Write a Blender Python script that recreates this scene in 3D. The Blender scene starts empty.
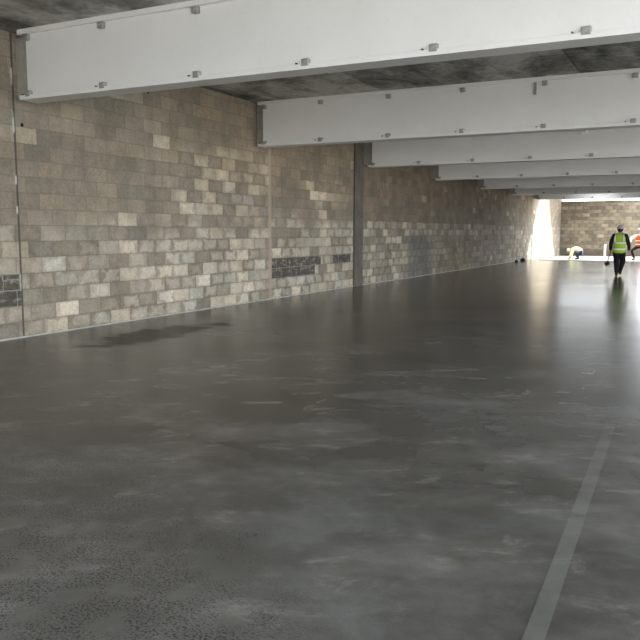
import bpy, bmesh, math, random
from mathutils import Vector, Matrix
random.seed(7)
S = bpy.context.scene
C = S.collection
R = math.radians

# ------------------------------------------------------------------ node helper
class NT:
    def __init__(s, name):
        s.m = bpy.data.materials.new(name); s.m.use_nodes = True
        s.t = s.m.node_tree; s.t.nodes.clear()
        s.out = s.n('ShaderNodeOutputMaterial'); s.b = s.n('ShaderNodeBsdfPrincipled')
        s.t.links.new(s.b.outputs[0], s.out.inputs[0])
    def n(s, k): return s.t.nodes.new(k)
    def put(s, sock, v):
        if isinstance(v, bpy.types.NodeSocket): s.t.links.new(v, sock)
        elif v is not None:
            if sock.type == 'RGBA' and len(v) == 3: v = (*v, 1)
            sock.default_value = v
    def M(s, op, a, b=None, c=None, clamp=False):
        n = s.n('ShaderNodeMath'); n.operation = op; n.use_clamp = clamp
        for i, v in enumerate((a, b, c)): s.put(n.inputs[i], v)
        return n.outputs[0]
    def pos(s):
        tc = s.n('ShaderNodeTexCoord'); x = s.n('ShaderNodeSeparateXYZ')
        s.t.links.new(tc.outputs['Object'], x.inputs[0])
        return tc.outputs['Object'], x.outputs[0], x.outputs[1], x.outputs[2]
    def comb(s, x, y, z=0.0):
        n = s.n('ShaderNodeCombineXYZ')
        for i, v in enumerate((x, y, z)): s.put(n.inputs[i], v)
        return n.outputs[0]
    def noise(s, vec, scale, detail=3.0, rough=.55, dist=0.0):
        n = s.n('ShaderNodeTexNoise'); s.put(n.inputs['Vector'], vec)
        n.inputs['Scale'].default_value = scale; n.inputs['Detail'].default_value = detail
        n.inputs['Roughness'].default_value = rough; n.inputs['Distortion'].default_value = dist
        return n.outputs[0]
    def white(s, vec):
        n = s.n('ShaderNodeTexWhiteNoise'); n.noise_dimensions = '3D'; s.put(n.inputs['Vector'], vec)
        x = s.n('ShaderNodeSeparateColor'); s.t.links.new(n.outputs['Color'], x.inputs[0])
        return n.outputs['Value'], x.outputs[0], x.outputs[1]
    def step(s, v, a, b):               # smoothstep a..b
        n = s.n('ShaderNodeMapRange'); n.interpolation_type = 'SMOOTHSTEP'; s.put(n.inputs[0], v)
        n.inputs[1].default_value = a; n.inputs[2].default_value = b
        return n.outputs[0]
    def lin(s, v, a, b, c, d):
        n = s.n('ShaderNodeMapRange'); s.put(n.inputs[0], v)
        for i, q in enumerate((a, b, c, d)): n.inputs[i+1].default_value = q
        return n.outputs[0]
    def band(s, v, a, b, e=.01): return s.M('MULTIPLY', s.step(v, a-e, a+e), s.step(v, b+e, b-e)) if False else s.M('MULTIPLY', s.step(v, a-e, a+e), s.M('SUBTRACT', 1.0, s.step(v, b-e, b+e)))
    def ramp(s, v, stops, interp='LINEAR'):
        n = s.n('ShaderNodeValToRGB'); s.put(n.inputs[0], v); e = n.color_ramp.elements
        n.color_ramp.interpolation = interp
        while len(e) < len(stops): e.new(.5)
        for i, (p, c) in enumerate(stops): e[i].position = p; e[i].color = (*c, 1)
        return n.outputs[0]
    def mix(s, f, a, b, mode='MIX'):
        n = s.n('ShaderNodeMix'); n.data_type = 'RGBA'; n.blend_type = mode
        s.put(n.inputs[0], f); s.put(n.inputs[6], a); s.put(n.inputs[7], b)
        return n.outputs[2]
    def bump(s, h, strength=.3, dist=.02):
        n = s.n('ShaderNodeBump'); n.inputs['Strength'].default_value = strength
        n.inputs['Distance'].default_value = dist; s.put(n.inputs['Height'], h)
        s.t.links.new(n.outputs[0], s.b.inputs['Normal'])
    def fin(s, col, rough=.8, spec=.5, metal=0.0):
        s.put(s.b.inputs['Base Color'], col); s.put(s.b.inputs['Roughness'], rough)
        s.b.inputs['Specular IOR Level'].default_value = spec; s.b.inputs['Metallic'].default_value = metal
        return s.m

def plain(name, col, rough=.7, var=.12, scale=14, spec=.4, metal=0.0):
    t = NT(name); p, x, y, z = t.pos()
    n = t.noise(p, scale, 4)
    lo = tuple(c*(1-var) for c in col); hi = tuple(min(1, c*(1+var)) for c in col)
    return t.fin(t.ramp(n, [(.3, lo), (.7, hi)]), rough, spec, metal)

# ------------------------------------------------------------------ block wall
CH, CL = .21, .43
def block_material(name, axis):
    t = NT(name); p, X, Y, Z = t.pos()
    u = Y if axis == 'Y' else X
    wob = t.noise(p, 6.0, 3, .6); wob2 = t.noise(p, 11.0, 3, .6)
    ZZ = t.M('ADD', Z, t.M('MULTIPLY', t.M('SUBTRACT', wob, .5), .020))
    row = t.M('FLOOR', t.M('DIVIDE', ZZ, CH)); rf = t.M('FRACT', t.M('DIVIDE', ZZ, CH))
    par = t.M('MODULO', t.M('ADD', row, 40.0), 2.0)
    uu = t.M('DIVIDE', t.M('ADD', t.M('MULTIPLY', par, CL/2), t.M('ADD', t.M('ADD', u, t.M('MULTIPLY', t.M('SUBTRACT', wob2, .5), .04)), 86.0)), CL)
    col = t.M('FLOOR', uu); cf = t.M('FRACT', uu)
    r1, r2, r3 = t.white(t.comb(col, row, 3.7))
    r4, r5, r6 = t.white(t.comb(col, row, 9.1))
    uv = t.comb(u, Z, 0.0)
    big = t.noise(uv, .55, 3, .6)
    mid = t.noise(uv, 2.2, 3, .6)
    # zones where the cleaner, paler blocks sit: low courses
    edge = t.M('ADD', Z, t.M('MULTIPLY', t.M('SUBTRACT', big, .5), 1.5))
    low = t.M('SUBTRACT', 1.0, t.step(edge, 1.35, 1.75))
    if axis == 'Y':
        bay1 = t.M('SUBTRACT', 1.0, t.step(Y, 13.25, 13.35))
        midz = t.M('MULTIPLY', bay1, t.band(edge, 1.6, 2.75, .25))
        midz = t.M('MULTIPLY', midz, t.step(Y, 8.6, 11.0))
        low = t.M('MAXIMUM', low, t.M('MULTIPLY', midz, .62))
        low = t.M('MULTIPLY', low, t.lin(Y, 7.0, 9.6, .55, 1.0))
        low = t.M('MAXIMUM', low, t.M('MULTIPLY', t.band(Y, 14.6, 17.2, .2), t.M('MULTIPLY', t.band(Z, 1.95, 2.6, .12), t.M('MULTIPLY', r3, 1.15))))
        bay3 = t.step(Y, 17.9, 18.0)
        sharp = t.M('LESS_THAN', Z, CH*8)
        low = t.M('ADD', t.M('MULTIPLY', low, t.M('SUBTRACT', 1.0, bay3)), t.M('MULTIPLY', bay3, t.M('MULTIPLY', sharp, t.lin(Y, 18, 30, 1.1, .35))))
    if axis == 'X': low = .75
    # brightness index per block
    sp = t.lin(low, 0, 1, .19, .44)
    idx = t.M('ADD', t.M('MULTIPLY', t.M('SUBTRACT', r1, .5), sp), t.M('ADD', .39, t.M('MULTIPLY', low, .17)))
    # a few stray pale blocks in the upper courses
    stray = t.M('MULTIPLY', t.M('GREATER_THAN', r4, .955), t.M('ADD', .10, t.M('MULTIPLY', r3, .2)))
    idx = t.M('ADD', idx, stray)
    # efflorescence blotches with ragged outlines inside each block
    jit = t.comb(t.M('ADD', u, t.M('MULTIPLY', r2, 7.0)), t.M('ADD', Z, t.M('MULTIPLY', r3, 5.0)), 0.0)
    jn = t.noise(jit, 7.0, 3, .6, .3)
    ex = t.M('DIVIDE', t.M('ABSOLUTE', t.M('SUBTRACT', cf, t.M('ADD', .44, t.M('MULTIPLY', r4, .12)))), .43)
    ez = t.M('DIVIDE', t.M('ABSOLUTE', t.M('SUBTRACT', rf, .5)), .44)
    ee = t.M('ADD', t.M('MAXIMUM', ex, ez), t.M('MULTIPLY', t.M('SUBTRACT', jn, .5), 2.0))
    bl = t.M('SUBTRACT', 1.0, t.step(ee, .58, 1.15))
    amt = t.M('MULTIPLY', t.lin(r5, .1, 1.0, .15, 1.0), t.M('MULTIPLY', low, .36))
    idx = t.M('ADD', idx, t.M('MULTIPLY', amt, t.M('SUBTRACT', bl, .22)))
    idx = t.M('ADD', idx, t.M('MULTIPLY', t.M('SUBTRACT', mid, .5), .28))
    cr = t.ramp(idx, [(0, (.12, .106, .088)), (.28, (.225, .198, .161)), (.5, (.335, .298, .244)), (.74, (.53, .485, .415)), (1, (.74, .69, .61))])
    # hue per block: bluish grey or tan
    cr = t.mix(t.M('MULTIPLY', t.M('GREATER_THAN', r6, .80), .30), cr, t.mix(1.0, cr, (.86, .97, 1.10), 'MULTIPLY'))
    cr = t.mix(t.M('MULTIPLY', t.M('GREATER_THAN', r2, .72), .28), cr, t.mix(1.0, cr, (1.08, .97, .80), 'MULTIPLY'))
    if axis == 'Y':
        # browner blockwork high up and past the first movement joint
        br = t.M('MULTIPLY', t.step(Y, 9.0, 12.5), t.step(edge, 1.6, 2.5))
        cr = t.mix(t.M('MULTIPLY', br, .6), cr, t.mix(1.0, cr, (1.05, .94, .82), 'MULTIPLY'))
        # third bay is laid in darker, plainer block
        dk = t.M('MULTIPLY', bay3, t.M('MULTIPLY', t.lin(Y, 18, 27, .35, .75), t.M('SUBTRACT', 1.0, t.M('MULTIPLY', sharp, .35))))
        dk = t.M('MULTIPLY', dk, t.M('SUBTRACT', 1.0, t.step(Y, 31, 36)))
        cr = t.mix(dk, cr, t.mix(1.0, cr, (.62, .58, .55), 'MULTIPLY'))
        st = t.M('MULTIPLY', t.band(Y, 21.3, 23.6, .6), t.M('SUBTRACT', 1.0, t.step(Z, 1.1, 1.5)))
        cr = t.mix(t.M('MULTIPLY', st, .7), cr, (.13, .135, .14))
        st = t.M('MULTIPLY', t.band(Y, 24.4, 28.0, .8), t.M('SUBTRACT', 1.0, t.step(Z, 1.0, 1.4)))
        cr = t.mix(t.M('MULTIPLY', st, .45), cr, (.21, .16, .105))
        # near-black tarred courses
        tar = t.M('MULTIPLY', t.band(Z, .635, .835, .005), t.M('MAXIMUM', t.band(Y, 13.36, 15.6), t.band(Y, 16.25, 17.25)))
        tar = t.M('MAXIMUM', tar, t.M('MULTIPLY', t.band(Z, .425, .63, .005), t.band(Y, 13.36, 15.3)))
        tar = t.M('MAXIMUM', tar, t.M('MULTIPLY', t.band(Z, .425, .835, .005), t.M('LESS_THAN', Y, 6.94)))
        wh = t.step(t.noise(t.comb(t.M('MULTIPLY', u, 3.0), t.M('MULTIPLY', Z, 7.0)), 1.6, 5, .75), .50, .66)
        cr = t.mix(t.M('MULTIPLY', tar, .92), cr, t.mix(wh, (.06, .056, .053), (.34, .32, .29)))
    else:
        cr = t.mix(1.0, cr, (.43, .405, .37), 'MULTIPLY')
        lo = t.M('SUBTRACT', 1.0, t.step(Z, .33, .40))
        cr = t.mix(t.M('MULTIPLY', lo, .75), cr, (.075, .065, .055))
    # grime
    gr = t.noise(uv, 7.0, 5, .65)
    cr = t.mix(t.lin(gr, .35, .75, .0, .30), cr, (.17, .155, .13))
    # sandy grit and soft water marks
    gt = t.noise(p, 34, 3, .7); wm = t.noise(t.comb(t.M('MULTIPLY', u, 1.6), t.M('MULTIPLY', Z, .8)), 1.4, 5, .65)
    gv = t.M('MULTIPLY', t.lin(gt, .3, .7, .80, 1.14), t.lin(wm, .32, .68, .80, 1.12))
    cr = t.mix(1.0, cr, t.comb(gv, t.M('MULTIPLY', gv, .972), t.M('MULTIPLY', gv, .915)), 'MULTIPLY')
    # mortar
    dx = t.M('MULTIPLY', t.M('MINIMUM', cf, t.M('SUBTRACT', 1.0, cf)), CL)
    dz = t.M('MULTIPLY', t.M('MINIMUM', rf, t.M('SUBTRACT', 1.0, rf)), CH)
    d = t.M('MINIMUM', dx, dz)
    d = t.M('ADD', d, t.M('MULTIPLY', t.M('SUBTRACT', gr, .5), .008))
    mo = t.M('SUBTRACT', 1.0, t.step(d, .003, .009))
    cr = t.mix(t.M('MULTIPLY', mo, .5 if axis == 'Y' else .22), cr, t.mix(tar, (.155, .142, .122), (.5, .47, .43)) if axis == 'Y' else (.08, .07, .06))
    if axis == 'Y':
        # sealed movement joints, and their pale smears
        for y0, w, c, k in ((6.955, .016, (.07, .065, .06), .9), (13.30, .06, (.42, .34, .25), .75), (23.2, .02, (.1, .09, .08), .5), (31.6, .03, (.12, .11, .1), .6)):
            jm = t.M('MULTIPLY', t.band(Y, y0-w, y0+w, .006), k)
            cr = t.mix(jm, cr, c)
        jm = t.M('MULTIPLY', t.band(Y, 6.925, 6.955, .004), t.step(t.noise(t.comb(0.0, Z), 2.3, 2), .52, .6))
        cr = t.mix(t.M('MULTIPLY', jm, .8), cr, (.55, .53, .48))
        # drilled holes
        for hy, hz, hr in ((7.076, 2.754, .028), (9.582, 3.571, .03)):
            dd = t.M('SQRT', t.M('ADD', t.M('POWER', t.M('ABSOLUTE', t.M('SUBTRACT', Y, hy)), 2.0), t.M('POWER', t.M('ABSOLUTE', t.M('SUBTRACT', Z, hz)), 2.0)))
            cr = t.mix(t.M('SUBTRACT', 1.0, t.step(dd, hr*.7, hr*1.1)), cr, (.012, .011, .01))
    h = t.M('ADD', t.M('MULTIPLY', t.step(d, .002, .012), .7), t.M('MULTIPLY', t.noise(p, 45, 4, .7), .35))
    t.bump(h, .45, .012)
    return t.fin(cr, .92, .25)

# ------------------------------------------------------------------ floor
def floor_material(name, stripe=False):
    t = NT(name); p, X, Y, Z = t.pos()
    xy = t.comb(X, Y, 0.0)
    st = t.comb(t.M('MULTIPLY', X, .42), Y, 0.0)
    rot = t.comb(t.M('ADD', t.M('MULTIPLY', X, .62), t.M('MULTIPLY', Y, .35)), t.M('SUBTRACT', t.M('MULTIPLY', Y, .95), t.M('MULTIPLY', X, .38)), 0.0)
    sw = t.comb(t.M('ADD', t.M('MULTIPLY', X, .70), t.M('MULTIPLY', Y, .60)), t.M('SUBTRACT', t.M('MULTIPLY', Y, 1.35), t.M('MULTIPLY', X, 1.0)), 0.0)
    n1 = t.noise(rot, .9, 4, .58, .2)
    n2 = t.noise(rot, 2.6, 5, .60)
    n3 = t.noise(xy, 8.0, 4, .6)
    n4 = t.noise(xy, 130.0, 2, .6)
    n5 = t.noise(sw, 2.6, 8, .74, .5)
    v = t.M('ADD', t.M('MULTIPLY', n1, .62), t.M('ADD', t.M('MULTIPLY', n2, .28), t.M('MULTIPLY', n3, .10)))
    cr = t.ramp(v, [(.36, (.052, .050, .045)), (.46, (.092, .089, .081)), (.54, (.138, .134, .123)), (.63, (.215, .21, .195))])
    # rubbed pale wisps left by the trowel
    sc = t.M('MULTIPLY', t.step(n5, .50, .68), t.step(n2, .40, .60))
    cr = t.mix(t.M('MULTIPLY', sc, .52), cr, (.36, .35, .325))
    # blue-grey laitance clouds
    cl = t.step(t.noise(xy, 1.1, 5, .65, .4), .50, .66)
    cr = t.mix(t.M('MULTIPLY', cl, .5), cr, (.165, .178, .18))
    cr = t.mix(t.lin(n4, .3, .7, .25, 0), cr, (.03, .03, .028))
    # still-wet dark patch by the wall
    wx = t.M('DIVIDE', t.M('ADD', X, 6.62), .50); wy = t.M('DIVIDE', t.M('SUBTRACT', t.M('ADD', Y, t.M('MULTIPLY', X, .0)), 8.1), 1.7)
    wd = t.M('SQRT', t.M('ADD', t.M('MULTIPLY', wx, wx), t.M('MULTIPLY', wy, wy)))
    wd = t.M('ADD', wd, t.M('MULTIPLY', t.M('SUBTRACT', n2, .5), 1.8))
    wet = t.M('SUBTRACT', 1.0, t.step(wd, .6, 1.1))
    cr = t.mix(t.M('MULTIPLY', wet, .8), cr, (.022, .021, .020))
    # coarse pitted, untrowelled corner near the camera
    zone = t.M('ADD', t.M('ADD', Y, t.M('MULTIPLY', X, .70)), t.M('ADD', t.M('MULTIPLY', t.M('SUBTRACT', n2, .5), 1.6), t.M('MULTIPLY', t.M('SUBTRACT', n3, .5), .5)))
    pz = t.M('SUBTRACT', 1.0, t.step(zone, 1.05, 1.75))
    pn = t.noise(xy, 92.0, 3, .65, .3)
    pn2 = t.noise(xy, 5.0, 2, .5)
    pit = t.M('MULTIPLY', pz, t.M('MULTIPLY', t.M('SUBTRACT', 1.0, t.step(pn, .42, .50)), t.step(pn2, .34, .54)))
    # small clusters of bleed holes further off
    cn = t.step(t.noise(xy, 1.3, 2, .5), .70, .78)
    pit2 = t.M('MULTIPLY', cn, t.M('SUBTRACT', 1.0, t.step(t.noise(xy, 85.0, 2, .6), .34, .40)))
    pit = t.M('MAXIMUM', pit, pit2)
    cr = t.mix(t.M('MULTIPLY', pz, .35), cr, (.115, .113, .104))
    cr = t.mix(t.M('MULTIPLY', pit, .8), cr, (.018, .018, .017))
    if stripe:
        f = t.M('MULTIPLY', t.M('SUBTRACT', 1.0, t.step(Y, 3.9, 6.6)), t.lin(n2, .3, .7, .55, .95))
        ring = t.band(Y, 3.72, 3.80, .02)
        f = t.M('MULTIPLY', f, t.M('SUBTRACT', 1.0, t.M('MULTIPLY', ring, .7)))
        cr = t.mix(t.M('MULTIPLY', f, .5), cr, (.235, .245, .235))
    rg = t.lin(n1, .35, .65, .235, .268)
    rg = t.M('SUBTRACT', rg, t.M('MULTIPLY', t.step(Y, 8, 20), .075))
    fine = t.noise(t.comb(t.M('MULTIPLY', X, .16), t.M('MULTIPLY', Y, 1.1), 0.0), 2.4, 3, .55)
    h = t.M('ADD', t.M('MULTIPLY', fine, .8), t.M('SUBTRACT', t.M('MULTIPLY', n3, .06), t.M('MULTIPLY', pit, .9)))
    t.bump(h, .16, .010)
    t.fin(cr, rg, .75)
    t.put(t.b.inputs['Specular IOR Level'], t.M('SUBTRACT', t.lin(Y, 6, 16, .5, .42), t.M('MULTIPLY', wet, .45)))
    return t.m

def ceiling_material():
    t = NT('ceiling_concrete'); p, X, Y, Z = t.pos()
    a = t.noise(t.comb(X, t.M('MULTIPLY', Y, .6), Z), 1.3, 5, .65, .4); b = t.noise(p, 9, 4, .6)
    pl = t.M('FLOOR', t.M('DIVIDE', t.M('ADD', X, 1.875), 1.12)); r, r2, r3 = t.white(t.comb(pl, 2.0, 5.0))
    v = t.M('ADD', t.M('ADD', t.M('MULTIPLY', a, .8), t.M('MULTIPLY', b, .2)), t.M('MULTIPLY', t.M('SUBTRACT', r, .5), .14))
    c = t.ramp(v, [(.36, (.08, .078, .07)), (.49, (.27, .265, .245)), (.62, (.56, .55, .52))])
    t.bump(b, .2, .01)
    return t.fin(c, .9, .2)

def beam_material():
    t = NT('white_beam_paint'); p, X, Y, Z = t.pos()
    a = t.noise(p, 1.2, 4, .6); b = t.noise(p, 12, 5, .7)
    c = t.mix(t.lin(a, .35, .7, .0, .5), (.86, .85, .83), (.78, .77, .75))
    c = t.mix(t.lin(b, .55, .8, 0, .25), c, (.66, .64, .61))
    return t.fin(c, .55, .4)

M = {}
M['wall'] = block_material('left_blockwork', 'Y'); M['far'] = block_material('far_blockwork', 'X')
M['floor'] = floor_material('power_floated_concrete'); M['stripe'] = floor_material('concrete_joint_band', True)
M['ceil'] = ceiling_material(); M['beam'] = beam_material()
M['clip'] = plain('galvanised_clip', (.36, .35, .33), .5, .2, 30, .5, .3)
M['screw'] = plain('dark_screw', (.05, .05, .05), .5)
M['web'] = plain('dark_steel_end', (.40, .37, .33), .7)
M['column'] = plain('dark_steel_primer', (.115, .098, .074), .7, .25, 3)
M['ground'] = plain('pale_site_ground', (.46, .44, .40), .95, .15, 3)
M['dirt'] = plain('damp_far_ground', (.20, .19, .175), .95, .2, 3)
M['fillet'] = plain('mortar_fillet', (.40, .385, .355), .9, .25, 6)
M['timber'] = plain('pale_timber', (.72, .66, .55), .8, .15, 8)
M['wood'] = plain('brown_wood', (.33, .24, .15), .7, .2, 20)
M['render'] = plain('grey_block_plain', (.30, .28, .25), .9, .2, 4)
M['skin'] = plain('skin', (.50, .31, .23), .6, .05)
M['black'] = plain('black_cloth', (.010, .010, .012), .85, .3, 20)
M['navy'] = plain('navy_cloth', (.03, .045, .09), .85, .25, 20)
M['lime'] = plain('lime_hi_vis', (.42, .64, .045), .7, .08, 12)
M['yellow'] = plain('yellow_hi_vis', (.86, .90, .46), .7, .08, 12)  # hi-vis yellow paled in its colour to imitate overexposure in the sun
M['orange'] = plain('orange_hi_vis', (.62, .105, .02), .7, .08, 12)
M['tape'] = plain('silver_reflective_tape', (.88, .90, .84), .45, .06, 30)
M['white'] = plain('white_cotton', (.82, .80, .78), .85, .05, 12)
M['hat'] = plain('pale_plastic', (.62, .60, .62), .4, .06, 12)
M['purple'] = plain('dark_mauve_plastic', (.20, .15, .22), .4, .06, 12)
M['hair'] = plain('dark_hair', (.035, .025, .02), .8, .2, 30)
M['boot'] = plain('boot_leather', (.03, .026, .022), .7, .2, 20)
M['glove'] = plain('grey_glove', (.30, .29, .28), .8, .15, 20)
M['rubber'] = plain('black_rubber', (.015, .015, .015), .6, .2, 20)

# ------------------------------------------------------------------ mesh helpers
def mesh_obj(name, bm, mat, parent=None, smooth=False):
    me = bpy.data.meshes.new(name); bm.normal_update(); bm.to_mesh(me); bm.free()
    for m in (mat if isinstance(mat, (list, tuple)) else [mat]): me.materials.append(m)
    if smooth:
        for f in me.polygons: f.use_smooth = True
    o = bpy.data.objects.new(name, me); C.objects.link(o)
    if parent: o.parent = parent
    return o
def box(bm, x0, x1, y0, y1, z0, z1, bev=0):
    r = bmesh.ops.create_cube(bm, size=1)
    for v in r['verts']:
        v.co = Vector((x0+(v.co.x+.5)*(x1-x0), y0+(v.co.y+.5)*(y1-y0), z0+(v.co.z+.5)*(z1-z0)))
    if bev:
        es = list({e for v in r['verts'] for e in v.link_edges})
        bmesh.ops.bevel(bm, geom=es, offset=bev, segments=2, affect='EDGES', profile=.5)
def prism(bm, pts, z0, z1):
    a = [bm.verts.new((x, y, z0)) for x, y in pts]; b = [bm.verts.new((x, y, z1)) for x, y in pts]
    bm.faces.new(a[::-1]); bm.faces.new(b); n = len(pts)
    for i in range(n): bm.faces.new((a[i], a[(i+1) % n], b[(i+1) % n], b[i]))
    bmesh.ops.recalc_face_normals(bm, faces=bm.faces)
def loft(bm, rings, seg=20, cap=True):
    """rings: (cx,cy,cz,rx,ry) horizontal superellipse sections"""
    L = []
    for cx, cy, cz, rx, ry in rings:
        q = []
        for k in range(seg):
            a = 2*math.pi*k/seg; c, s = math.cos(a), math.sin(a)
            e = .8
            q.append(bm.verts.new((cx+rx*math.copysign(abs(c)**e, c), cy+ry*math.copysign(abs(s)**e, s), cz)))
        L.append(q)
    for a, b in zip(L, L[1:]):
        for k in range(seg): bm.faces.new((a[k], a[(k+1) % seg], b[(k+1) % seg], b[k]))
    if cap: bm.faces.new(L[0][::-1]); bm.faces.new(L[-1])
def tube(bm, pts, radii, seg=10):
    pts = [Vector(p) for p in pts]
    if not isinstance(radii, (list, tuple)): radii = [radii]*len(pts)
    L = []; ref = None
    for i, p in enumerate(pts):
        d = (pts[min(i+1, len(pts)-1)]-pts[max(i-1, 0)]).normalized()
        if ref is None: ref = d.orthogonal()
        u = (ref-d*ref.dot(d)).normalized(); w = d.cross(u); ref = u
        L.append([bm.verts.new(p+(u*math.cos(2*math.pi*k/seg)+w*math.sin(2*math.pi*k/seg))*radii[i]) for k in range(seg)])
    for a, b in zip(L, L[1:]):
        for k in range(seg): bm.faces.new((a[k], a[(k+1) % seg], b[(k+1) % seg], b[k]))
    bm.faces.new(L[0][::-1]); bm.faces.new(L[-1])
def skin(name, verts, edges, mat, parent, sub=2, root=0):
    """verts: (x,y,z,r) -> one continuous skinned surface"""
    me = bpy.data.meshes.new(name); me.from_pydata([v[:3] for v in verts], edges, [])
    o = bpy.data.objects.new(name, me); C.objects.link(o)
    md = o.modifiers.new('skin', 'SKIN'); md.use_smooth_shade = True
    if not me.skin_vertices: me.attributes.new('x', 'FLOAT', 'POINT')
    for i, v in enumerate(verts):
        sv = me.skin_vertices[0].data[i]
        rr = v[3] if isinstance(v[3], tuple) else (v[3], v[3]); sv.radius = rr; sv.use_root = (i == root)
    ss = o.modifiers.new('sub', 'SUBSURF'); ss.levels = sub; ss.render_levels = sub
    bpy.context.view_layer.update()
    ev = o.evaluated_get(bpy.context.evaluated_depsgraph_get())
    nm = bpy.data.meshes.new_from_object(ev)
    o.modifiers.clear(); o.data = nm; bpy.data.meshes.remove(me); nm.name = name
    nm.materials.clear(); nm.materials.append(mat)
    for f in nm.polygons: f.use_smooth = True
    if parent: o.parent = parent
    return o
def empty(name, loc, rz=0):
    o = bpy.data.objects.new(name, None); C.objects.link(o); o.location = loc; o.rotation_euler = (0, 0, rz)
    o.empty_display_size = .2
    return o
def tag(o, label, cat, group=None):
    o['label'] = label; o['category'] = cat
    if group: o['group'] = group
    return o
def struct(o, label, cat):
    o['kind'] = 'structure'; o['label'] = label; o['category'] = cat
    return o
def copy_tree(o, parent=None):
    c = o.copy(); C.objects.link(c)
    if parent: c.parent = parent
    for ch in o.children: copy_tree(ch, c)
    return c

# ------------------------------------------------------------------ the setting
XW = -7.925; XR = 9.2; YF = 48.2; ZC = 3.88
YB = -2.6            # open mouth of the building behind the camera
SLAB = 38.42
bm = bmesh.new(); box(bm, XW, XR+.3, -7, SLAB, -.25, 0)
struct(mesh_obj('floor', bm, M['floor']), 'dark wet grey power-floated concrete floor slab', 'floor')
bm = bmesh.new(); box(bm, -.036, .036, -2, 7.2, 0, .0015)
bm2 = bm
for v in bm2.verts: v.co.x += -.449-.0265*(v.co.y-2.5)
struct(mesh_obj('trim_1', bm2, M['stripe']), 'pale grey straight band running across the floor at lower right', 'floor strip')
bm = bmesh.new(); box(bm, -60, 70, -60, 120, -.6, -.26)
box(bm, XR+.3, 60, -7, SLAB, -.3, -.05)
struct(mesh_obj('ground_side', bm, M['ground']), 'pale ground outside the open side of the building', 'ground')
bm = bmesh.new(); box(bm, XW, 60, SLAB+.06, 110, -.3, -.05)
struct(mesh_obj('ground_far', bm, M['dirt']), 'sunlit pale ground beyond the edge of the slab', 'ground')
bm = bmesh.new(); box(bm, XW-.3, XW, YB-4, YF+.25, -.3, 4.15)
struct(mesh_obj('wall_left', bm, M['wall']), 'long mottled grey and beige concrete block wall', 'wall')
bm = bmesh.new(); box(bm, XW, -3.25, YF, YF+.22, -.3, 3.26)
struct(mesh_obj('wall_far', bm, M['far']), 'mottled brown block wall closing the far end', 'wall')
bm = bmesh.new(); box(bm, XR, XR+.3, 21, YF, -.3, 4.15)  # unseen; stops short so side daylight brightens the middle beams
struct(mesh_obj('wall_right', bm, M['render']), 'grey block wall out of frame on the right', 'wall')
bm = bmesh.new(); box(bm, XW, XW+.02, YB, SLAB-.02, 0, .018)
struct(mesh_obj('baseboard_left', bm, M['fillet']), 'thin pale mortar fillet along the foot of the block wall', 'trim')

bm = bmesh.new(); box(bm, XW, -3.4, YB-.2, YB, -.3, 4.15)  # added out of view to darken the nearest beam's left end
struct(mesh_obj('wall_back_shade', bm, M['render']), 'unseen grey wall added behind the viewpoint to dim the left side', 'wall')
# ceiling of long precast planks with open joints; unseen far end shaped to fan the sun patch
def roof_end(x): return 42.0-(x-XW)*1.10 if x < XW+3.27 else (38.40 if x < XW+3.8 else 39.95)
bm = bmesh.new(); x = -1.875-1.12*6
edges = []
while x < XR+.3: edges.append(x); x += 1.12
for a in edges:
    x0 = max(a+.012, XW); x1 = min(a+1.108, XR+.3)
    prism(bm, [(x0, YB), (x1, YB), (x1, roof_end(x1)), (x0, roof_end(x0))], ZC, ZC+.2)
    prism(bm, [(x0-.015, YB+.02), (x1+.015, YB+.02), (x1+.015, roof_end(x1)-.03), (x0-.015, roof_end(x0)-.03)], ZC+.035, ZC+.22)
struct(mesh_obj('ceiling', bm, M['ceil']), 'dark stained concrete plank ceiling with open joints', 'ceiling')
bm = bmesh.new()
prism(bm, [(XW, 43.2), (XW+5.05, YF+.2), (XW, YF+.2)], ZC, ZC+.2)  # hidden slab, added to give the sun patch its leaning far edge
struct(mesh_obj('ceiling_sun_cutter', bm, M['ceil']), 'unseen corner slab added over the far end to cut the sun patch', 'ceiling')

# dark steel column let into the block wall
bm = bmesh.new(); box(bm, XW-.01, XW+.045, 17.40, 17.92, 0, ZC); 
col = mesh_obj('column_1', bm, M['column']); struct(col, 'dark upright steel column strip in the block wall', 'column')

# formwork board at the end of the slab
bm = bmesh.new(); box(bm, XW+.6, XR, SLAB, SLAB+.05, -.3, .022)
tag(mesh_obj('edge_form', bm, M['timber']), 'sunlit pale timber board along the far edge of the floor slab', 'board')

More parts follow.
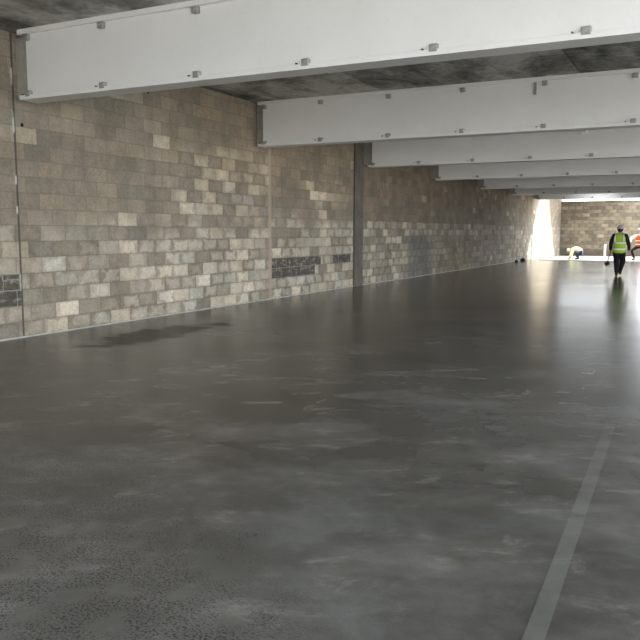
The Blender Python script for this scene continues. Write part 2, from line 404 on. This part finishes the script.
# ------------------------------------------------------------------ beams
BX0, BX1, BZ0 = -7.76, XR-.02, 3.03
def make_beam():
    r = empty('encased_beam', (0, 0, BZ0))
    H = ZC-BZ0
    bm = bmesh.new(); box(bm, BX0+.10, BX1, .05, .24, .05, H-.05)
    mesh_obj('casing_board', bm, M['beam'], r)
    bm = bmesh.new(); box(bm, BX0, BX1, 0, .29, 0, .055, .004)
    # inner fillet of the bottom flange catches the light
    mesh_obj('bottom_flange', bm, M['beam'], r)
    bm = bmesh.new(); box(bm, BX0, BX1, 0, .29, H-.06, H, .004)
    mesh_obj('top_flange', bm, M['beam'], r)
    bm = bmesh.new(); box(bm, XW-.02, BX0+.12, .125, .165, .056, H-.061)
    o = mesh_obj('bearing_end', bm, M['web'], r); o['label'] = 'dark steel end bearing into the wall'
    first = True
    for k in range(9):
        for z in (.068, H-.10):
            bm = bmesh.new(); box(bm, -.041, .041, -.012, .06, -.037, .037, .006)
            box(bm, -.025, .025, -.018, -.010, -.02, .02, .003)
            c = mesh_obj('clip', bm, M['clip'], r); c.location = (-7.62 if k == 0 else -6.40+1.352*(k-1), 0.008, z)
            if first: c['label'] = 'square grey metal clip'
            if z < .3:
                bm = bmesh.new(); bmesh.ops.create_cone(bm, cap_ends=True, segments=10, radius1=.011, radius2=.009, depth=.05, matrix=Matrix.Rotation(R(90), 4, 'X'))
                s = mesh_obj('screw', bm, M['screw'], c); s.location = (-.115, .036, .0)
    return r
YBEAM = [6.905, 12.70, 17.9, 23.3, 28.85, 34.2, 39.6]
LB = ['nearest and largest white encased ceiling beam, across the top of the view',
      'second white ceiling beam from the front, with a short slot in its face',
      'third white ceiling beam from the front, its end beside the dark wall column',
      'fourth ceiling beam from the front, greyish mauve white',
      'fifth ceiling beam from the front, bluish grey in shade',
      'sixth ceiling beam from the front, second last before daylight',
      'farthest ceiling beam, next to the bright strip of daylight']
beams = []
proto = make_beam()
for i, y in enumerate(YBEAM):
    b = proto if i == 0 else copy_tree(proto)
    b.location.y = y; b.location.x = -.08 if i == 1 else 0.0; tag(b, LB[i], 'beam', 'white encased ceiling beams'); beams.append(b)
bm = bmesh.new(); box(bm, -2.52, -2.475, .03, .052, .585, .775, .004)
o = mesh_obj('slot_plate', bm, M['clip'], beams[1]); o['label'] = 'short upright grey plate'
bm = bmesh.new(); box(bm, -2.56, -2.46, -.09, .06, .555, .66, .006)
o = mesh_obj('bracket', bm, M['beam'], beams[2]); o['label'] = 'small white projecting bracket'

# ------------------------------------------------------------------ people
def finger_set(V, Eg, w, d, side, palm, curl, sc=1.0):
    """five finger chains rooted in palm; w wrist idx, d palm direction, side = across-palm vector, curl = direction of curl"""
    d = Vector(d).normalized(); side = Vector(side).normalized(); curl = Vector(curl).normalized()
    P = Vector(palm)
    for j, (off, ln) in enumerate(((-.030, .062), (-.010, .072), (.010, .068), (.028, .052))):
        a = P+side*off*sc+d*.02*sc; b = a+(d*.8+curl*.35)*ln*.55*sc; c = b+(d*.35+curl*.9)*ln*.5*sc
        i = len(V)
        for q, r in ((a, .0105), (b, .0095), (c, .008)): V.append((*q, r*sc))
        Eg += [(w, i), (i, i+1), (i+1, i+2)]
    a = P-side*.030*sc-d*.03*sc; b = a+(d*.5-side*.6+curl*.3)*.04*sc; c = b+(d*.8+curl*.5)*.03*sc
    i = len(V)
    for q, r in ((a, .012), (b, .0105), (c, .009)): V.append((*q, r*sc))
    Eg += [(w, i), (i, i+1), (i+1, i+2)]

def head_mesh(bm, c, fwd, up=(0, 0, 1), s=1.0):
    """head with brow, nose, mouth, ears, at centre c, facing fwd"""
    f = Vector(fwd).normalized(); u = Vector(up); u = (u-f*u.dot(f)).normalized(); r = f.cross(u)
    Mx = Matrix((r, f, u)).transposed().to_4x4(); Mx.translation = Vector(c)
    def ell(x, y, z, rx, ry, rz, seg=16):
        bmesh.ops.create_uvsphere(bm, u_segments=seg, v_segments=10, radius=1.0, matrix=Mx @ Matrix.Translation((x*s, y*s, z*s)) @ Matrix.Diagonal((rx*s, ry*s, rz*s, 1)))
    res = len(bm.verts)
    ell(0, 0, .012, .074, .094, .098)
    ell(0, .022, -.052, .056, .066, .062)
    ell(0, .098, -.012, .012, .020, .022, 8)
    ell(0, .080, -.058, .024, .010, .007, 8)
    for q in (-1, 1):
        ell(q*.076, -.005, -.005, .010, .018, .028, 8); ell(q*.03, .083, .012, .013, .010, .008, 8)
def band_ring(bm, rings, lo, hi, grow):
    """strip following a loft's surface between heights lo..hi"""
    def at(z):
        for a, b in zip(rings, rings[1:]):
            if a[2] <= z <= b[2]:
                k = (z-a[2])/(b[2]-a[2]); return [a[i]+(b[i]-a[i])*k for i in range(5)]
    rr = []
    for z in (lo, hi):
        q = at(z); rr.append((q[0], q[1], z, q[3]+grow, q[4]+grow))
    loft(bm, rr, 24, False)

def hard_hat(name, c, fwd, mat, parent, s=1.0):
    f = Vector(fwd).normalized(); r = f.cross(Vector((0, 0, 1))).normalized(); u = r.cross(f)
    bm = bmesh.new()
    rings = [(0, 0, -.012, .118, .138), (0, 0, -.004, .118, .138), (0, 0, .0, .100, .122), (0, 0, .035, .098, .118), (0, 0, .07, .082, .098), (0, 0, .095, .050, .062), (0, 0, .103, .012, .02)]
    loft(bm, rings, 20)
    Mx = Matrix((r, f, u)).transposed().to_4x4(); Mx.translation = Vector(c)
    bmesh.ops.transform(bm, matrix=Mx @ Matrix.Scale(s, 4), verts=bm.verts)
    return mesh_obj(name, bm, mat, parent, True)

# --- walking man, back to the camera
P = empty('person', (-2.362, 25.39, 0))
tag(P, 'person in lime hi-vis vest and black clothes walking away across the wet floor', 'person')
V = [(0, 0, .80, (.10, .08)), (0, .0, .95, (.12, .09)), (0, .01, 1.12, (.145, .10)), (0, .015, 1.27, (.13, .085)), (0, .02, 1.345, .055), (0, .035, 1.41, .055), (0, .05, 1.47, .072),
     (-.17, .01, 1.285, .062), (-.255, .0, 1.05, .048), (-.262, .07, .80, .032), (-.266, .09, .735, (.030, .020)),
     (.17, .01, 1.285, .062), (.262, -.02, 1.05, .048), (.285, .04, .80, .032), (.288, .06, .735, (.030, .020)),
     (-.075, .0, .72, .088), (-.075, .045, .44, .06), (-.05, -.02, .09, .042), (-.055, .12, .035, .036),
     (.085, .01, .72, .088), (.125, .17, .47, .06), (.035, .20, .13, .042), (.03, .33, .075, .036)]
Eg = [(0, 1), (1, 2), (2, 3), (3, 4), (4, 5), (5, 6), (3, 7), (7, 8), (8, 9), (9, 10), (3, 11), (11, 12), (12, 13), (13, 14),
      (0, 15), (15, 16), (16, 17), (17, 18), (0, 19), (19, 20), (20, 21), (21, 22)]
finger_set(V, Eg, 10, (0, .25, -1), (0, 1, .2), (-.268, .10, .71), (1, .1, 0))
finger_set(V, Eg, 14, (0, .25, -1), (0, 1, .2), (.290, .07, .71), (-1, .1, 0))
body = skin('body', V, Eg, M['skin'], P)
bm = bmesh.new(); head_mesh(bm, (0, .05, 1.475), (0, 1, -.08)); mesh_obj('head', bm, M['skin'], P, True)
bm = bmesh.new(); bmesh.ops.create_uvsphere(bm, u_segments=18, v_segments=10, radius=1, matrix=Matrix.Translation((0, .028, 1.475)) @ Matrix.Diagonal((.082, .088, .10, 1)))
mesh_obj('hair', bm, M['hair'], P, True)
hard_hat('hard_hat', (0, .045, 1.505), (0, 1, -.05), M['hat'], P)
V = [(0, .01, 1.0, (.135, .105)), (0, .01, 1.15, (.155, .11)), (0, .015, 1.28, (.14, .095)), (0, .02, 1.345, .068),
     (-.175, .01, 1.285, .077), (-.258, .0, 1.05, .066), (-.263, .065, .815, .05),
     (.175, .01, 1.285, .077), (.266, -.02, 1.05, .066), (.286, .035, .815, .05), (0, 0, .80, (.145, .115))]
skin('jacket', V, [(0, 1), (1, 2), (2, 3), (2, 4), (4, 5), (5, 6), (2, 7), (7, 8), (8, 9), (0, 10)], M['black'], P)
V = [(0, 0, .78, (.15, .12)), (-.075, .0, .70, .118), (-.07, .045, .44, .092), (-.052, -.02, .085, .062), (.085, .01, .70, .118), (.105, .165, .47, .094), (.022, .20, .125, .060)]
skin('trousers', V, [(0, 1), (1, 2), (2, 3), (0, 4), (4, 5), (5, 6)], M['black'], P)
for a, b in (((-.05, -.035, .075), (-.057, .13, .04)), ((.035, .185, .115), (.03, .335, .08))):
    a = Vector(a); b = Vector(b)
    skin('boot', [(*(a+Vector((0, 0, .07))), .058), (*a, .052), (*((a+b)/2-Vector((0, 0, .005))), .046), (*b, .040)], [(0, 1), (1, 2), (2, 3)], M['boot'], P)
VR = [(0, .0, .735, .198, .15), (0, .0, .78, .200, .152), (0, .005, .95, .188, .142), (0, .01, 1.12, .192, .142), (0, .012, 1.24, .186, .132), (0, .015, 1.31, .150, .105), (0, .02, 1.355, .085, .078)]
bm = bmesh.new(); loft(bm, VR, 24, False); vest = mesh_obj('vest', bm, M['lime'], P, True)
vest.modifiers.new('t', 'SOLIDIFY').thickness = .012
for lo, hi in ((.835, .885), (1.03, 1.08)):
    bm = bmesh.new(); band_ring(bm, VR, lo, hi, .007); mesh_obj('reflective_band', bm, M['tape'], vest, True)
for sx in (-1, 1):
    bm = bmesh.new()
    pr = [(1.08, .185, -.128, .0), (1.20, .150, -.133, 0), (1.29, .120, -.105, 0), (1.345, .085, -.055, 0), (1.36, .075, .02, 0)]
    L = []
    for z, xo, yo, _ in [(1.06, .135, -.139, 0), (1.15, .132, -.136, 0), (1.24, .128, -.126, 0), (1.30, .118, -.098, 0), (1.345, .100, -.045, 0)]:
        L.append([bm.verts.new((sx*(xo-.022), yo-.012, z+.006)), bm.verts.new((sx*(xo+.022), yo-.004, z+.002))])
    for a, b in zip(L, L[1:]): bm.faces.new((a[0], a[1], b[1], b[0]))
    o = mesh_obj('reflective_strap', bm, M['tape'], vest, True); o.modifiers.new('t', 'SOLIDIFY').thickness = .006
# tool in his left hand
T = empty('hand_tool', (-2.362-.362, 25.39+.135, .40))
tag(T, 'short pale-handled tool with black head hanging from the walking person\'s left hand', 'tool')
bm = bmesh.new(); tube(bm, [(.082, .0, .36), (.05, .0, .20), (.012, .0, .04)], [.017, .016, .016]); mesh_obj('handle', bm, M['wood'], T, True)
bm = bmesh.new(); box(bm, -.075, .075, -.04, .04, -.075, .06, .022); bmesh.ops.rotate(bm, verts=bm.verts, cent=(0, 0, 0), matrix=Matrix.Rotation(R(-22), 3, 'Y'))
mesh_obj('tool_head', bm, M['rubber'], T)

# --- crouching worker at the slab edge, bent over to the left
P = empty('person', (-6.0, 41.5, -.05))
tag(P, 'person in yellow hi-vis top and blue trousers crouching bent over on the sunlit ground', 'person')
V = [(.33, 0, .38, (.12, .13)), (.18, 0, .50, (.12, .10)), (.0, 0, .565, (.14, .10)), (-.16, 0, .54, (.12, .08)), (-.23, 0, .52, .055), (-.29, 0, .50, .055), (-.35, 0, .47, .07),
     (-.16, -.17, .50, .058), (-.22, -.20, .28, .045), (-.29, -.14, .09, .03), (-.31, -.13, .04, (.03, .02)),
     (-.16, .17, .50, .058), (-.22, .20, .28, .045), (-.27, .14, .09, .03), (-.29, .13, .04, (.03, .02)),
     (.27, -.09, .36, .085), (.03, -.14, .30, .06), (.14, -.12, .07, .042), (.0, -.13, .035, .036),
     (.27, .09, .36, .085), (.03, .14, .30, .06), (.14, .12, .07, .042), (.0, .13, .035, .036)]
Eg = [(0, 1), (1, 2), (2, 3), (3, 4), (4, 5), (5, 6), (3, 7), (7, 8), (8, 9), (9, 10), (3, 11), (11, 12), (12, 13), (13, 14),
      (0, 15), (15, 16), (16, 17), (17, 18), (0, 19), (19, 20), (20, 21), (21, 22)]
finger_set(V, Eg, 10, (-1, 0, -.3), (0, 1, 0), (-.335, -.13, .034), (-.6, 0, -.5), .9)
finger_set(V, Eg, 14, (-1, 0, -.3), (0, 1, 0), (-.315, .13, .034), (-.6, 0, -.5), .9)
skin('body', V, Eg, M['skin'], P)
bm = bmesh.new(); head_mesh(bm, (-.37, 0, .46), (-.75, 0, -.65), (-.6, 0, .8)); mesh_obj('head', bm, M['skin'], P, True)
bm = bmesh.new(); bmesh.ops.create_uvsphere(bm, u_segments=16, v_segments=10, radius=1, matrix=Matrix.Translation((-.365, 0, .485)) @ Matrix.Diagonal((.098, .082, .085, 1)))
mesh_obj('cap', bm, M['white'], P, True)
V = [(.30, 0, .42, (.15, .16)), (.17, 0, .51, (.155, .13)), (.0, 0, .575, (.165, .125)), (-.16, 0, .545, (.14, .10)), (-.24, 0, .52, .068),
     (-.16, -.175, .50, .075), (-.22, -.205, .28, .062), (-.285, -.145, .11, .045), (-.16, .175, .50, .075), (-.22, .205, .28, .062), (-.265, .145, .11, .045)]
skin('shirt', V, [(0, 1), (1, 2), (2, 3), (3, 4), (3, 5), (5, 6), (6, 7), (3, 8), (8, 9), (9, 10)], M['yellow'], P)
V = [(.34, 0, .36, (.135, .145)), (.26, -.095, .35, .10), (.03, -.145, .30, .078), (.14, -.125, .10, .058), (.26, .095, .35, .10), (.03, .145, .30, .078), (.14, .125, .10, .058)]
skin('trousers', V, [(0, 1), (1, 2), (2, 3), (0, 4), (4, 5), (5, 6)], M['navy'], P)
for s in (-1, 1):
    skin('boot', [(.14, s*.12, .13, .056), (.145, s*.12, .058, .052), (.06, s*.125, .052, .046), (-.02, s*.13, .046, .040)], [(0, 1), (1, 2), (2, 3)], M['boot'], P)

# --- worker in orange vest at the right edge, in a wide bent-knee stance facing the camera
P = empty('person', (-2.90, 41.73, -.05))
tag(P, 'person in orange vest and white sleeves at the right edge of the view', 'person')
V = [(0, 0, .74, (.125, .10)), (0, -.02, .90, (.12, .09)), (0, -.05, 1.08, (.145, .10)), (-.02, -.07, 1.24, (.13, .085)), (-.03, -.08, 1.33, .055), (-.04, -.09, 1.42, .055), (-.05, -.11, 1.49, .072),
     (-.19, -.08, 1.26, .062), (-.42, -.06, 1.12, .048), (-.46, -.20, .90, .032), (-.465, -.235, .845, (.03, .02)),
     (.16, -.08, 1.26, .062), (.30, -.10, 1.03, .048), (.22, -.28, .88, .032), (.19, -.32, .85, (.03, .02)),
     (-.10, -.02, .70, .088), (-.38, -.16, .52, .06), (-.24, .02, .10, .042), (-.32, -.10, .036, .036),
     (.10, -.02, .70, .088), (.34, -.14, .48, .06), (.28, .05, .10, .042), (.34, -.08, .036, .036)]
Eg = [(0, 1), (1, 2), (2, 3), (3, 4), (4, 5), (5, 6), (3, 7), (7, 8), (8, 9), (9, 10), (3, 11), (11, 12), (12, 13), (13, 14),
      (0, 15), (15, 16), (16, 17), (17, 18), (0, 19), (19, 20), (20, 21), (21, 22)]
finger_set(V, Eg, 10, (-.1, -.5, -1), (1, 0, 0), (-.467, -.25, .82), (.2, .4, -.6))
finger_set(V, Eg, 14, (-.5, -.6, -.6), (1, -.6, 0), (.17, -.34, .83), (0, .4, -.8))
skin('body', V, Eg, M['skin'], P)
bm = bmesh.new(); head_mesh(bm, (-.05, -.11, 1.50), (-.3, -1, -.2)); mesh_obj('head', bm, M['skin'], P, True)
hard_hat('hard_hat', (-.05, -.11, 1.535), (-.3, -1, -.2), M['purple'], P)
V = [(0, -.03, .98, (.14, .105)), (-.01, -.06, 1.13, (.16, .115)), (-.02, -.07, 1.25, (.145, .10)), (-.03, -.08, 1.33, .068),
     (-.20, -.08, 1.26, .088), (-.43, -.06, 1.12, .082), (-.462, -.185, .92, .058), (.17, -.08, 1.26, .08), (.305, -.10, 1.03, .068), (.225, -.265, .89, .05), (0, 0, .82, (.145, .11))]
skin('shirt', V, [(0, 1), (1, 2), (2, 3), (2, 4), (4, 5), (5, 6), (2, 7), (7, 8), (8, 9), (0, 10)], M['white'], P)
V = [(0, 0, .76, (.14, .115)), (-.11, -.02, .69, .105), (-.385, -.16, .52, .085), (-.245, .015, .10, .06), (.11, -.02, .69, .105), (.345, -.14, .48, .085), (.285, .045, .10, .06)]
skin('trousers', V, [(0, 1), (1, 2), (2, 3), (0, 4), (4, 5), (5, 6)], M['black'], P)
for a, b in (((-.24, .03, .058), (-.34, -.12, .046)), ((.28, .06, .058), (.36, -.09, .046))):
    a = Vector(a); b = Vector(b)
    skin('boot', [(*(a+Vector((0, 0, .08))), .058), (*a, .052), (*((a+b)/2), .046), (*b, .040)], [(0, 1), (1, 2), (2, 3)], M['boot'], P)
VR = [(0, -.01, .72, .20, .15), (0, -.02, .88, .188, .14), (-.01, -.05, 1.08, .198, .148), (-.02, -.07, 1.20, .19, .138), (-.025, -.075, 1.28, .15, .108), (-.03, -.08, 1.345, .088, .08)]
bm = bmesh.new(); loft(bm, VR, 24, False); vest = mesh_obj('vest', bm, M['orange'], P, True)
vest.modifiers.new('t', 'SOLIDIFY').thickness = .012
for lo, hi in ((.80, .85), (.98, 1.03)):
    bm = bmesh.new(); band_ring(bm, VR, lo, hi, .007); mesh_obj('reflective_band', bm, M['tape'], vest, True)

# ------------------------------------------------------------------ small things
bm = bmesh.new(); box(bm, -.055, .055, -.04, .04, 0, .72, .006)
o = mesh_obj('post', bm, M['timber']); o.location = (-5.18, 47.2, -.05); tag(o, 'short pale post standing in front of the far block wall', 'post')
for k, (yy, s) in enumerate(((35.2, .085), (36.6, .13))):
    bm = bmesh.new(); bmesh.ops.create_icosphere(bm, subdivisions=2, radius=1)
    for v in bm.verts:
        v.co *= 1+random.uniform(-.14, .14); v.co = Vector((v.co.x*s, v.co.y*s*1.3, max(v.co.z*s*.75, -s*.5)))
    o = mesh_obj('rubble_lump', bm, M['rubber']); o.location = (XW+.22, yy, s*.5)
    tag(o, ['smaller dark lump of rubble on the floor at the foot of the block wall', 'larger dark lump of rubble at the wall foot, nearer the sunlit patch'][k], 'rubble', 'dark lumps at the wall foot')

# ------------------------------------------------------------------ light
W = bpy.data.worlds.new('sky'); S.world = W; W.use_nodes = True
bg = W.node_tree.nodes['Background']; bg.inputs[0].default_value = (.90, .95, 1.0, 1); bg.inputs[1].default_value = 2.4
L = bpy.data.lights.new('sun', 'SUN'); L.energy = 4; L.angle = R(2.0); L.color = (1, .975, .935)
o = bpy.data.objects.new('sun', L); C.objects.link(o); o.location = (20, 20, 30)
el = R(50); d = Vector((-math.cos(el), -.03, -math.sin(el)))
o.rotation_euler = d.to_track_quat('-Z', 'Y').to_euler()
def portal(name, loc, size, direction):
    L = bpy.data.lights.new(name, 'AREA'); L.shape = 'RECTANGLE'; L.size, L.size_y = size; L.cycles.is_portal = True
    o = bpy.data.objects.new(name, L); C.objects.link(o); o.location = loc
    o.rotation_euler = Vector(direction).to_track_quat('-Z', 'Y').to_euler()
portal('portal_back', (.6, YB-.1, 1.95), (17.4, 4.0), (0, 1, 0))
portal('portal_side', (XR+.1, 9.2, 1.95), (23.8, 4.0), (-1, 0, 0))
portal('portal_roof', (.6, 43.5, 4.2), (17.4, 10.5), (0, 0, -1))

# ------------------------------------------------------------------ camera
cd = bpy.data.cameras.new('camera'); cam = bpy.data.objects.new('camera', cd); C.objects.link(cam); S.camera = cam
f, pt, yaw, roll = 749.65, .1178, .4710, .0021
cd.sensor_fit = 'HORIZONTAL'; cd.sensor_width = 36; cd.lens = f/640*36; cd.clip_end = 400; cd.clip_start = .05
fw = Vector((-math.sin(yaw)*math.cos(pt), math.cos(yaw)*math.cos(pt), -math.sin(pt)))
rt = Vector((math.cos(yaw), math.sin(yaw), 0)); up = rt.cross(fw)
c, s = math.cos(roll), math.sin(roll); rt, up = rt*c+up*s, up*c-rt*s
mx = Matrix((rt, up, -fw)).transposed().to_4x4(); mx.translation = (0, 0, 1.4); cam.matrix_world = mx

S.view_settings.view_transform = 'Standard'; S.view_settings.look = 'None'; S.view_settings.gamma = 1
S.view_settings.use_curve_mapping = False; S.view_settings.exposure = 1.86
S.cycles.max_bounces = 10; S.cycles.diffuse_bounces = 8; S.cycles.use_denoising = True
S.cycles.sample_clamp_indirect = 20
